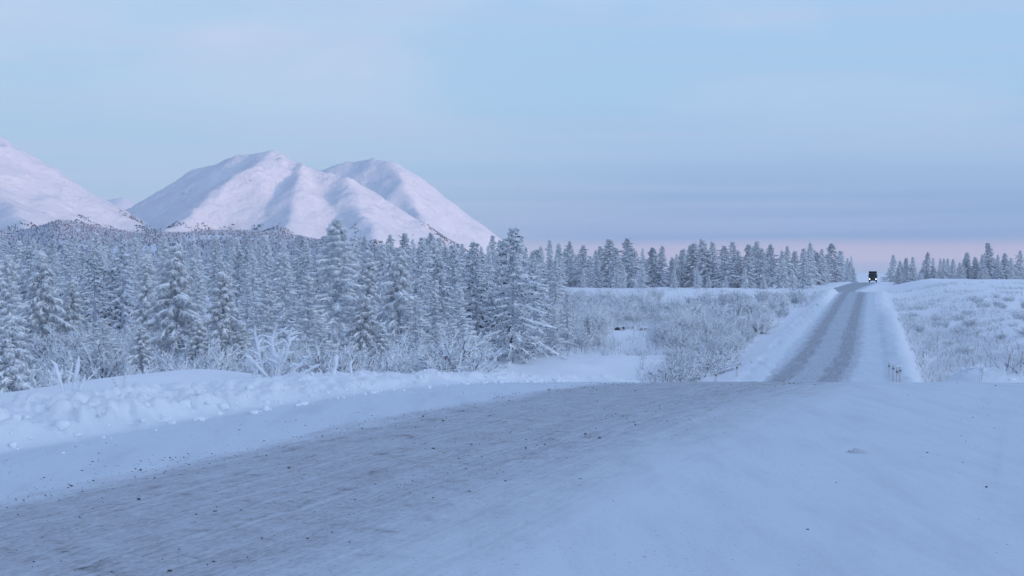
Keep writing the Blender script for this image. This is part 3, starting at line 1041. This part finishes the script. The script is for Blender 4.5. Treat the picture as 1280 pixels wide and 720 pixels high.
row(17, -30, 690, 128, 155, 312, 352, 'second row of the left forest', 'frosted larch right behind the foremost larches', seed=1)
row(28, -30, 700, 165, 215, 300, 335, 'third row of the left forest', 'dusky frosted larch in the middle depth of the left forest', seed=2)
row(44, -30, 700, 230, 310, 293, 316, 'back rows of the left forest', 'hazy larch along the skyline of the left forest', seed=3)
row(56, -30, 720, 330, 460, 289, 309, 'rearmost row of the left forest', 'dim small larch at the very back of the left forest', seed=4)

# far tree line between the clearing and the road (left of the road): single trees read off the photograph
LINE = [(688, 322), (700, 314), (712, 318), (731, 305), (746, 312), (760, 297), (771, 308), (785, 296), (797, 312), (812, 308), (828, 306), (840, 322),
        (852, 312), (866, 302), (880, 297), (893, 300), (905, 306), (916, 301), (925, 312), (934, 304), (946, 300), (955, 309), (965, 304), (975, 312),
        (984, 306), (993, 312), (1003, 309), (1011, 302), (1019, 314), (1026, 310), (1039, 303), (1048, 312), (1055, 318), (1062, 326), (1068, 334)]
rr = random.Random(12)
n_ = 0
for (px, top) in LINE:
    n_ += 1
    tree_at(px + rr.uniform(-2, 2), top + 1, rr.uniform(335, 385), rr.choice(['slim_a', 'slim_b', 'cone_a', 'broad_b', 'slim_d', 'cone_c']),
            'frosted larch in front rank of distant tree line left of the road, %s from left' % ordinal(n_), 'distant tree line left of the road', rr.uniform(1.15, 1.5))
row(44, 690, 1074, 395, 470, 306, 328, 'distant tree line left of the road, behind', 'small larch behind the distant tree line left of the road', seed=6)
row(12, 720, 1030, 322, 338, 330, 345, 'young trees at the foot of the distant line', 'young stubby larch at the foot of the distant tree line', seed=16, kd=['round', 'cone_a'])
LINE2 = [(1116, 318), (1126, 326), (1133, 322), (1141, 321), (1157, 315), (1168, 334), (1180, 323), (1190, 325), (1199, 328), (1208, 315), (1219, 321), (1228, 318),
         (1237, 303), (1247, 318), (1256, 316), (1265, 322), (1274, 313), (1284, 316), (1296, 310)]
n_ = 0
for (px, top) in LINE2:
    n_ += 1
    tree_at(px, top, rr.uniform(400, 440), rr.choice(['slim_a', 'slim_b', 'slim_d', 'cone_a', 'cone_c']),
            'frosted larch in the tree line right of the road, %s from the left' % ordinal(n_), 'tree line right of the road', rr.uniform(1.15, 1.5))
row(16, 1165, 1300, 450, 500, 320, 334, 'tree line right of the road, behind', 'low larch behind the tree line right of the road', seed=8)

row(26, 1112, 1300, 385, 450, 331, 341, 'undergrowth of the tree line right of the road', 'squat frosted larch under the tree line right of the road', kd=['round', 'cone_a', 'broad'], seed=18, wk=(1.5, 2.2))


# ------------------------------------------------------------------ shrubs
def shrub_at(px, D, h, k, label, group, wk=1.0):
    x = (px - 640) / F * D
    s = h / SHR_H[k]
    return place(SHR[k], 'shrub%d' % k, x, D, s, s * wk, label, 'shrub', group, 0.05)


def clear(px, D):
    if D < 128 and 585 < px < 800 and D > 84: return True
    if 752 < px < 822 and 100 < D < 178: return True
    return False


def shrubs(n, px0, px1, D0, D1, h0, h1, ks, group, phrase, seed, wk=(0.9, 1.3)):
    r = random.Random(seed)
    L_ = []
    tries = 0
    while len(L_) < n and tries < 4000:
        tries += 1
        D = r.uniform(D0, D1)
        px = r.uniform(px0, px1)
        x = (px - 640) / F * D
        t = float(road_t(np.array([x]), np.array([D]))[0])
        if abs(t) < (8.8 if t < 0 and D < 230 else 7.4) or clear(px, D): continue
        if any(abs(px - a) * D / F < 1.5 and abs(D - b) < 2.0 for a, b, *_ in L_): continue
        L_.append((px, D, r.uniform(h0, h1), r.choice(ks), r.uniform(*wk)))
    L_.sort()
    for k, (px, D, h, kk, w_) in enumerate(L_):
        shrub_at(px, D, h, kk, '%s, %s from the left' % (phrase, ordinal(k + 1)), group, w_)


shrubs(38, -20, 600, 58, 84, 2.6, 4.0, [0, 1, 2], 'tall willow shrubs behind the plough ridge', 'tall frosted willow shrub close behind the plough ridge', 21)
shrubs(52, -20, 740, 86, 116, 2.8, 4.4, [0, 1, 2, 0], 'willow shrubs around the larches', 'frosted willow shrub among the feet of the larches', 22)
shrubs(46, 560, 1000, 118, 165, 1.8, 3.2, [0, 1, 2, 0], 'willow shrubs on the valley floor', 'frosted willow shrub on the valley floor left of the road', 23)
shrubs(112, 690, 1035, 150, 262, 1.6, 3.3, [0, 1, 2, 0, 2], 'shrubs on the slope left of the road', 'low frosted shrub on the slope left of the road', 24)
shrubs(30, 830, 1020, 100, 150, 1.5, 2.6, [0, 1, 3], 'shrubs along the foot of the embankment', 'frosted shrub crowding the foot of the left embankment', 26)
shrubs(40, 1118, 1300, 88, 220, 0.8, 1.5, [3, 3, 0], 'shrubs right of the road', 'low brownish frosted shrub in the open snow right of the road', 25)

# thin frosted stalks standing in the open snow, far too many to count
r = np.random.default_rng(77)
N = 30000
D_ = 40 + 260 * r.random(N) ** 1.1
px_ = np.where(r.random(N) < 0.5, r.uniform(1095, 1320, N), r.uniform(560, 1050, N))
X = (px_ - 640) / F * D_
t = road_t(X, D_)
dn = fbm(X / 14, D_ / 14, 951, 3) + 0.5 * fbm(X / 4, D_ / 4, 953, 2)
dn = dn - 0.35 * sm(180, 290, D_) + np.where(px_ > 1095, 0.10 - 0.20 * sm(1170, 1300, px_) - 0.12 * sm(140, 220, D_), 0.22)
ok = (np.abs(t) > np.where((t < 0) & (D_ < 230), 8.8, 6.6)) & (dn > r.uniform(-0.35, 0.3, N) + 0.02) & ~((px_ > 585) & (px_ < 800) & (D_ < 128)) & ~((px_ < 1000) & (D_ < 84))
X, D_ = X[ok], D_[ok]
Zg = ground_z(X, D_)
rep = 7
Bx = np.repeat(np.column_stack([X, D_, Zg - 0.05]), rep, 0) + np.column_stack([r.normal(0, 0.16, (len(X) * rep, 2)), np.zeros(len(X) * rep)])
dd = r.normal(0, 0.42, (len(Bx), 3)); dd[:, 2] = 1
V, T = spikes(Bx, dd, r.uniform(0.3, 0.95, len(Bx)) * np.repeat(np.where(px_[ok] > 1095, 0.8, 1.35), rep), r.uniform(0.03, 0.07, len(Bx)), r)
b_ = Bag(); b_.add(V, None, T)
o = b_.build('frosted_scrub', M_TWIG)
tag(o, 'thin frosted stalks and grass poking out of the open snow', 'scrub', kind='stuff')


# ------------------------------------------------------------------ things on the plough ridge
def crusted_plant(name, px, D, stems, label, group=None, h=1.0, cat='plant', thick=0.05, seed=0, branchy=3):
    """a dead bush whose stems carry thick sleeves of snow and rime"""
    r = np.random.default_rng(seed)
    x = (px - 640) / F * D
    root = empty(name, (x, D, gz(x, D)))
    for (ax, ay, hh) in stems:
        b = Bag()
        n = 9
        s = np.linspace(0, 1, n)
        wob = np.cumsum(r.normal(0, 0.028, (n, 3)), axis=0)
        p = np.column_stack([ax[0] + (ax[1] - ax[0]) * s ** 1.1, ay * s, -0.12 + (hh + 0.12) * s]) + wob * hh
        rad_ = thick * (0.85 + 0.25 * np.sin(s * 9 + r.uniform(0, 6)) * 0.5 + r.uniform(-0.1, 0.15, n)) * np.interp(s, [0, .93, 1], [1.1, 1.0, 0.45])
        b.add(*tube(p, rad_, 8)[:2])
        for k in range(branchy):
            u = r.uniform(0.3, 0.9)
            c = np.array([np.interp(u, s, p[:, i]) for i in range(3)])
            d = np.array([r.choice([-1, 1]) * r.uniform(0.3, 1), r.normal(0, 0.4), r.uniform(0.25, 0.9)])
            ll = hh * r.uniform(0.16, 0.42)
            q = c[None, :] + d[None, :] * (np.linspace(0, 1, 5)[:, None] * ll)
            q[:, 2] -= 0.10 * ll * np.linspace(0, 1, 5) ** 2
            b.add(*tube(q, thick * 0.62 * np.array([1, 1.05, 0.9, 0.75, 0.12]), 6)[:2])
        # rime needles
        m = int(170 * hh * (1 + branchy * 0.3))
        us = r.uniform(0.05, 1, m)
        P0 = np.column_stack([np.interp(us, s, p[:, c]) for c in range(3)])
        V, T = spikes(P0, r.normal(0, 1, (m, 3)), r.uniform(0.01, 0.035, m) + thick * 0.9, np.full(m, 0.022), r)
        b.add(V, None, T)
        b.build('stem', M_STALK, root, smooth=False)
    tag(root, label, cat, group)
    return root


G_P = 'snow crusted plants on the plough ridge'
crusted_plant('crusted_bush', 86, 24.5, [((-0.05, -0.24), 0, 0.60), ((0.03, 0.17), 0.05, 0.66), ((0.1, 0.24), -0.05, 0.30)],
              'two thick snow sleeved stems in a V, sticking out of the left drift', G_P, seed=1, thick=0.036, branchy=2)
crusted_plant('crusted_bush', 152, 23.0, [((0, 0.10), 0, 0.30), ((0.02, -0.12), 0, 0.22)],
              'small forked snowy twig right of the V-shaped stems', G_P, seed=2, thick=0.018, branchy=2)
crusted_plant('crusted_bush', 340, 30.0, [((-0.3, -0.62), 0.1, 0.62), ((-0.15, -0.25), 0.1, 0.92), ((0.0, 0.12), 0, 1.0), ((0.1, 0.42), 0.1, 0.92), ((0.18, 0.75), -0.1, 0.5), ((0, -0.5), -0.2, 0.55), ((0.1, 0.25), -0.3, 0.7), ((0.2, 0.98), 0.1, 0.34)],
              'large snow crusted bush with many thick tangled stems on the ridge', G_P, seed=3, thick=0.036, branchy=11)
crusted_plant('crusted_bush', 417, 29.5, [((0, 0.04), 0, 0.50)], 'short stubby snow crusted stem, nearer to the large crusted bush', G_P, seed=4, thick=0.050, branchy=1)
crusted_plant('crusted_bush', 438, 29.5, [((0.0, 0.04), 0, 0.44), ((0.05, 0.24), 0, 0.18)], 'tall lone snowy stake-like stem right of the stubby one', G_P, seed=5, thick=0.036, branchy=1)
crusted_plant('crusted_bush', 396, 29.0, [((0, 0.08), 0, 0.22), ((0, -0.1), 0, 0.18)], 'low crusted twig between the large bush and the stubby stem', G_P, seed=6, thick=0.030, branchy=2)
crusted_plant('crusted_bush', 1228, 37.0, [((0, 0.06), 0, 0.5), ((0, -0.12), 0, 0.4)], 'small crusted twig in the pushed snow right of the road', G_P, seed=7, thick=0.022, branchy=3)

# thrown snow clods on and below the ridge
def rock_mesh(r, sub=2, amp=0.25, flat=0.7):
    import bmesh
    bm = bmesh.new()
    bmesh.ops.create_icosphere(bm, subdivisions=sub, radius=1.0)
    V = np.array([v.co[:] for v in bm.verts]); T = np.array([[v.index for v in f.verts] for f in bm.faces])
    bm.free()
    o = r.uniform(-50, 50, 3)
    n = (vnoise(V[:, 0] * 1.3 + o[0], V[:, 1] * 1.3 + V[:, 2] * 1.7 + o[1], 5) - 0.5) * 2 * amp + (vnoise(V[:, 0] * 3 + o[2], V[:, 1] * 3 + V[:, 2] * 2.7, 6) - 0.5) * amp
    V = V * (1 + n)[:, None]
    V = np.sign(V) * np.abs(V) ** 0.75
    V[:, 2] *= flat
    return V, T


r = np.random.default_rng(5)
cb = Bag()
for k in range(330):
    D = r.uniform(14, 38)
    tq = -5.0 - abs(r.normal(0, 0.9)) * (1 if r.random() < 0.9 else -0.6)
    c0 = float(road_x(np.array([D]))[0]); cs = float(np.interp(D, _D, 1 / np.sqrt(1 + _slope ** 2)))
    x = c0 + tq / cs
    s = float(np.clip(r.lognormal(-3.3, 0.5), 0.015, 0.09))
    if tq > -5.0: s *= 0.4
    V, T = rock_mesh(r, 2, 0.3, 0.7)
    a = r.uniform(0, 6.28)
    V = V * s * r.uniform(0.7, 1.3, (1, 3))
    V = np.column_stack([V[:, 0] * math.cos(a) - V[:, 1] * math.sin(a), V[:, 0] * math.sin(a) + V[:, 1] * math.cos(a), V[:, 2]])
    cb.add(V + [x, D, gz(x, D) + s * 0.15], None, T)
for k in range(160):
    x = r.uniform(12.8, 22); D = 41.5 + 0.10 * (x - 14) + r.normal(0, 1.0)
    s = float(np.clip(r.lognormal(-3.0, 0.6), 0.02, 0.13))
    V, T = rock_mesh(r, 2, 0.3, 0.7)
    cb.add(V * s + [x, D, gz(x, D) + s * 0.15], None, T)
o = cb.build('snow_clods', M_STALK, smooth=True)
tag(o, 'countless snow clods strewn along the plough ridges', 'snow clods', kind='stuff')

# grit and small stones on the road
M_GRIT = simple_mat('grit', (0.09, 0.08, 0.075), 0.9, 0, 0.4, 30)
gb = Bag()
for k in range(4600):
    D = 8 + 26 * r.random() ** 1.3
    u = r.random()
    tq = r.normal(-3.2, 0.45) if u < 0.34 else r.uniform(-5.2, 2.5) if u < 0.82 else r.uniform(-3, 9)
    c0 = float(road_x(np.array([D]))[0])
    x = c0 + tq
    if abs(x / D) > 0.42: continue
    tr_ = float(road_t(np.array([x]), np.array([D]))[0])
    zz = float(prof(np.array([D]))[0])
    s = float(np.clip(r.lognormal(-5.4, 0.5), 0.003, 0.018))
    V, T = rock_mesh(r, 1, 0.3, 0.55)
    gb.add(V * s * r.uniform(0.7, 1.5, (1, 3)) + [x, D, zz + s * 0.1], None, T)
o = gb.build('grit', M_GRIT)
tag(o, 'dark grit and tiny stones scattered over the icy road and its shoulder', 'grit', kind='stuff')

M_ICE = simple_mat('dirty_ice', (0.50, 0.53, 0.58), 0.45, 0, 0.35, 18, 0.6)
M_STONE = simple_mat('dark_stone', (0.06, 0.058, 0.06), 0.85, 0, 0.4, 4, 0.6)


def on_flat(px, py):
    D = ZC / ((py - HZ) / F)
    return (px - 640) / F * D, D


def ice_lump(px, py, lumps, label, mat, name, cat, s):
    x, D = on_flat(px, py)
    b = Bag()
    rr_ = np.random.default_rng(int(px))
    for (dx, dy, k) in lumps:
        V, T = rock_mesh(rr_, 3, 0.32, 0.75)
        b.add(V * s * k * np.array([[1.2, 1, 1]]) + [dx * s, dy * s, s * k * 0.35], None, T)
    o = b.build(name, mat, smooth=True)
    o.location = (x, D, gz(x, D) - 0.005)
    return tag(o, label, cat)


ice_lump(1073, 566, [(-1.6, 0, 0.65), (-0.4, 0.2, 1.0), (0.9, 0.1, 0.85), (1.9, -0.2, 0.5), (-2.6, 0.1, 0.35)], 'fist sized lumps of broken grey ice lying together on the lay-by', M_ICE, 'ice_lump', 'ice lump', 0.052)
ice_lump(757, 637, [(0, 0, 1), (0.8, 0.2, 0.5)], 'small pale ice pebble alone on the snow at lower middle', M_ICE, 'ice_lump', 'ice lump', 0.02)
ice_lump(806, 603, [(0, 0, 1)], 'single dark pebble on the snow above the small pale ice pebble', M_STONE, 'pebble', 'pebble', 0.014)
ice_lump(1010, 663, [(0, 0, 1)], 'single dark pebble near the bottom edge, below the broken ice', M_STONE, 'pebble', 'pebble', 0.011)
ice_lump(535, 690, [(0, 0, 1), (1.1, .2, .6)], 'flat brown pebble at the snowy right edge of the road', M_STONE, 'pebble', 'pebble', 0.014)

# dark boulders by the frozen stream
M_SNOWCAP = M_STALK
for (px, D, s, lab) in ((775, 160, 0.42, 'left and largest dark boulder in the open snow of the valley'),
                        (788, 163, 0.30, 'small dark boulder between two others in the valley snow'),
                        (805, 161, 0.40, 'right dark boulder in the valley snow, beside the shrubs')):
    x = (px - 640) / F * D
    root = empty('boulder', (x, D, gz(x, D)))
    rr_ = np.random.default_rng(px)
    V, T = rock_mesh(rr_, 3, 0.28, 0.75)
    b = Bag(); b.add(V * s * np.array([[1.3, 1, 1]]) + [0, 0, s * 0.25], None, T); b.build('rock', M_STONE, root, smooth=True)
    V2, T2 = rock_mesh(rr_, 3, 0.15, 0.4)
    b = Bag(); b.add(V2 * s * np.array([[1.15, 1.0, 1]]) + [0, 0.1, s * 0.88], None, T2); b.build('snow_cap', M_SNOWCAP, root, smooth=True)
    tag(root, lab, 'boulder', 'boulders in the valley')

# ------------------------------------------------------------------ marker posts
M_POST = simple_mat('post_wood', (0.55, 0.55, 0.57), 0.85, 0, 0.3, 12, 0.4)


def box_v(cx, cy, z0, sx, sy, h, taper=1.0):
    V = []
    for z, k in ((z0, 1.0), (z0 + h, taper)):
        for a, b in ((-1, -1), (1, -1), (1, 1), (-1, 1)):
            V.append((cx + a * sx / 2 * k, cy + b * sy / 2 * k, z))
    Q = [(3, 2, 1, 0), (4, 5, 6, 7), (0, 1, 5, 4), (1, 2, 6, 5), (2, 3, 7, 6), (3, 0, 4, 7)]
    return np.array(V, float), np.array(Q)


def bevel(o, w, seg=2):
    m = o.modifiers.new('bevel', 'BEVEL'); m.width = w; m.segments = seg; m.limit_method = 'ANGLE'
    return o


def make_post():
    root = empty('marker_post', (0, 0, 0))
    b = Bag(); b.add(*box_v(0, 0, -0.3, 0.12, 0.11, 1.3)); bevel(b.build('post', M_POST, root), 0.012)
    b = Bag(); b.add(*box_v(0, 0, 0.70, 0.126, 0.116, 0.10)); bevel(b.build('dark_band', simple_mat('post_band', (0.16, 0.16, 0.17), 0.8), root), 0.004)
    V, T = rock_mesh(np.random.default_rng(2), 2, 0.1, 0.5)
    b = Bag(); b.add(V * [[0.085, 0.08, 0.09]] + [0, 0, 1.02], None, T); b.build('snow_cap', M_SNOWCAP, root, smooth=True)
    return root


POST = make_post()
for k, (px, D, ytop, lab) in enumerate((
        (895, 90, 462, 'nearest and tallest marker post left of the dip in the road'),
        (921, 98, 457, 'middle marker post of three left of the dip'),
        (940, 109, 454, 'farthest marker post of three left of the dip'),
        (1112, 99, 455, 'farthest and smallest marker post right of the dip'),
        (1117, 93, 458, 'second marker post from the left, right of the dip'),
        (1121.5, 89, 457, 'third marker post from the left, right of the dip'),
        (1126, 91, 457, 'outermost marker post right of the dip'))):
    x = (px - 640) / F * D
    o = POST if k == 0 else copy_tree(POST)
    ztop = ZC - (ytop - HZ) / F * D
    zb = gz(x, D)
    o.location = (x, D, ztop - 1.05)
    if ztop - 1.05 > zb + 0.1: o.scale = (1, 1, (ztop - zb) / 1.05); o.location = (x, D, zb)
    o.rotation_euler = (R(rr.uniform(-3, 3)), R(rr.uniform(-4, 4)), R(rr.uniform(-20, 20)))
    tag(o, lab, 'marker post', 'marker posts at the dip in the road')


# ------------------------------------------------------------------ the truck
def truck():
    px, D = 1091, 430
    x = (px - 640) / F * D
    root = empty('truck', (x, D, float(prof(np.array([D]))[0]) + 0.0), -math.atan(0.254))
    MB = simple_mat('truck_paint', (0.028, 0.04, 0.042), 0.4, 0, 0.2)
    MG = simple_mat('truck_glass', (0.03, 0.035, 0.045), 0.08, 0, 0.1)
    MR = simple_mat('rubber', (0.02, 0.02, 0.02), 0.9)
    MC = simple_mat('cargo_cover', (0.02, 0.024, 0.028), 0.7, 0, 0.2)
    MM = simple_mat('truck_metal', (0.10, 0.11, 0.12), 0.5, 0.4, 0.2)
    ml = bpy.data.materials.new('lit_headlight'); ml.use_nodes = True
    e = ml.node_tree.nodes['Principled BSDF']
    e.inputs['Emission Color'].default_value = (1.0, 0.97, 0.86, 1); e.inputs['Emission Strength'].default_value = 3
    e.inputs['Base Color'].default_value = (0.9, 0.9, 0.85, 1)

    def bx(name, cx, cy, z0, sx, sy, h, mat, parent=root, w=0.04, taper=1.0):
        b = Bag(); b.add(*box_v(cx, cy, z0, sx, sy, h, taper))
        return bevel(b.build(name, mat, parent), w)
    cab = bx('cab', 0, 0.9, 0.85, 2.4, 1.7, 1.95, MB, w=0.12, taper=0.97)
    # front of the cab faces the camera (-y)
    bx('windscreen', 0, 0.055, 1.85, 2.1, 0.04, 0.72, MG, cab, 0.015)
    for s in (-1, 1):
        bx('wiper', s * 0.5, 0.02, 1.86, 0.7, 0.02, 0.03, MR, cab, 0.004)
        bx('door', s * 1.19, 0.95, 1.0, 0.03, 1.2, 1.6, MB, cab, 0.01)
    bx('grille', 0, 0.02, 1.05, 1.5, 0.06, 0.55, MM, cab, 0.01)
    for k in range(4):
        bx('grille_bar', 0, -0.02, 1.12 + k * 0.12, 1.4, 0.03, 0.035, MR, cab, 0.005)
    bx('bumper', 0, -0.05, 0.48, 2.45, 0.35, 0.36, MM, w=0.05)
    bx('chassis', 0, 4.4, 0.62, 0.95, 7.2, 0.25, MR, w=0.02)
    bx('cargo_box', 0, 4.9, 0.95, 2.38, 6.0, 2.45, MC, w=0.07)
    bx('roof_visor', 0, 0.05, 2.68, 2.2, 0.22, 0.1, MM, w=0.02)
    bx('number_plate', 0, -0.235, 0.58, 0.5, 0.02, 0.12, simple_mat('plate', (0.6, 0.6, 0.6), 0.5), w=0.004)
    for s in (-1, 1):
        b = Bag(); V, Q = tube([(s * 0.92, -0.03, 1.02), (s * 0.92, -0.09, 1.02)], [0.14, 0.14], 20)
        b.add(V, Q, [(0, k, k + 1) for k in range(1, 19)] + [(20, 21 + k, 20 + k) for k in range(1, 19)])
        b.build('headlight', ml, root)
        bx('mirror', s * 1.33, 0.25, 1.7, 0.14, 0.08, 0.55, MR, w=0.03)
        bx('mirror_arm', s * 1.28, 0.3, 2.25, 0.3, 0.04, 0.04, MR, w=0.005)
        bx('mud_flap', s * 1.0, 7.95, 0.25, 0.5, 0.03, 0.6, MR, w=0.004)
        for yy in (0.85, 5.6, 6.9):
            b = Bag()
            rr2 = 0.52
            V, Q = tube([(s * 0.88, yy, rr2), (s * 0.92, yy, rr2), (s * 1.14, yy, rr2), (s * 1.18, yy, rr2)], [0.44, 0.52, 0.52, 0.44], 24)
            b.add(V, Q)
            w_ = b.build('wheel', MR, root)
            b = Bag(); V, Q = tube([(s * 0.98, yy, rr2), (s * 1.15, yy, rr2), (s * 1.17, yy, rr2)], [0.43, 0.40, 0.05], 24)
            b.add(V, Q); b.build('rim', MM, w_)
    tag(root, 'dark high-sided truck with both headlights lit coming over the far crest', 'truck')


truck()

# ------------------------------------------------------------------ the frosty air
b = Bag(); b.add(*box_v(0, 0, float(GZ.min()) - 70, 28600, 28600, 1200 - float(GZ.min())))
mh = bpy.data.materials.new('frosty_air'); mh.use_nodes = True
for n in list(mh.node_tree.nodes):
    if n.type != 'OUTPUT_MATERIAL': mh.node_tree.nodes.remove(n)
pv = mh.node_tree.nodes.new('ShaderNodeVolumePrincipled')
pv.inputs['Color'].default_value = (0.80, 0.92, 1.0, 1)
pv.inputs['Density'].default_value = HAZE
pv.inputs['Anisotropy'].default_value = 0.0
mh.node_tree.links.new(pv.outputs[0], mh.node_tree.nodes['Material Output'].inputs['Volume'])
hz_ = b.build('haze', mh)
tag(hz_, 'thin frosty haze over the whole valley', 'haze', kind='stuff')
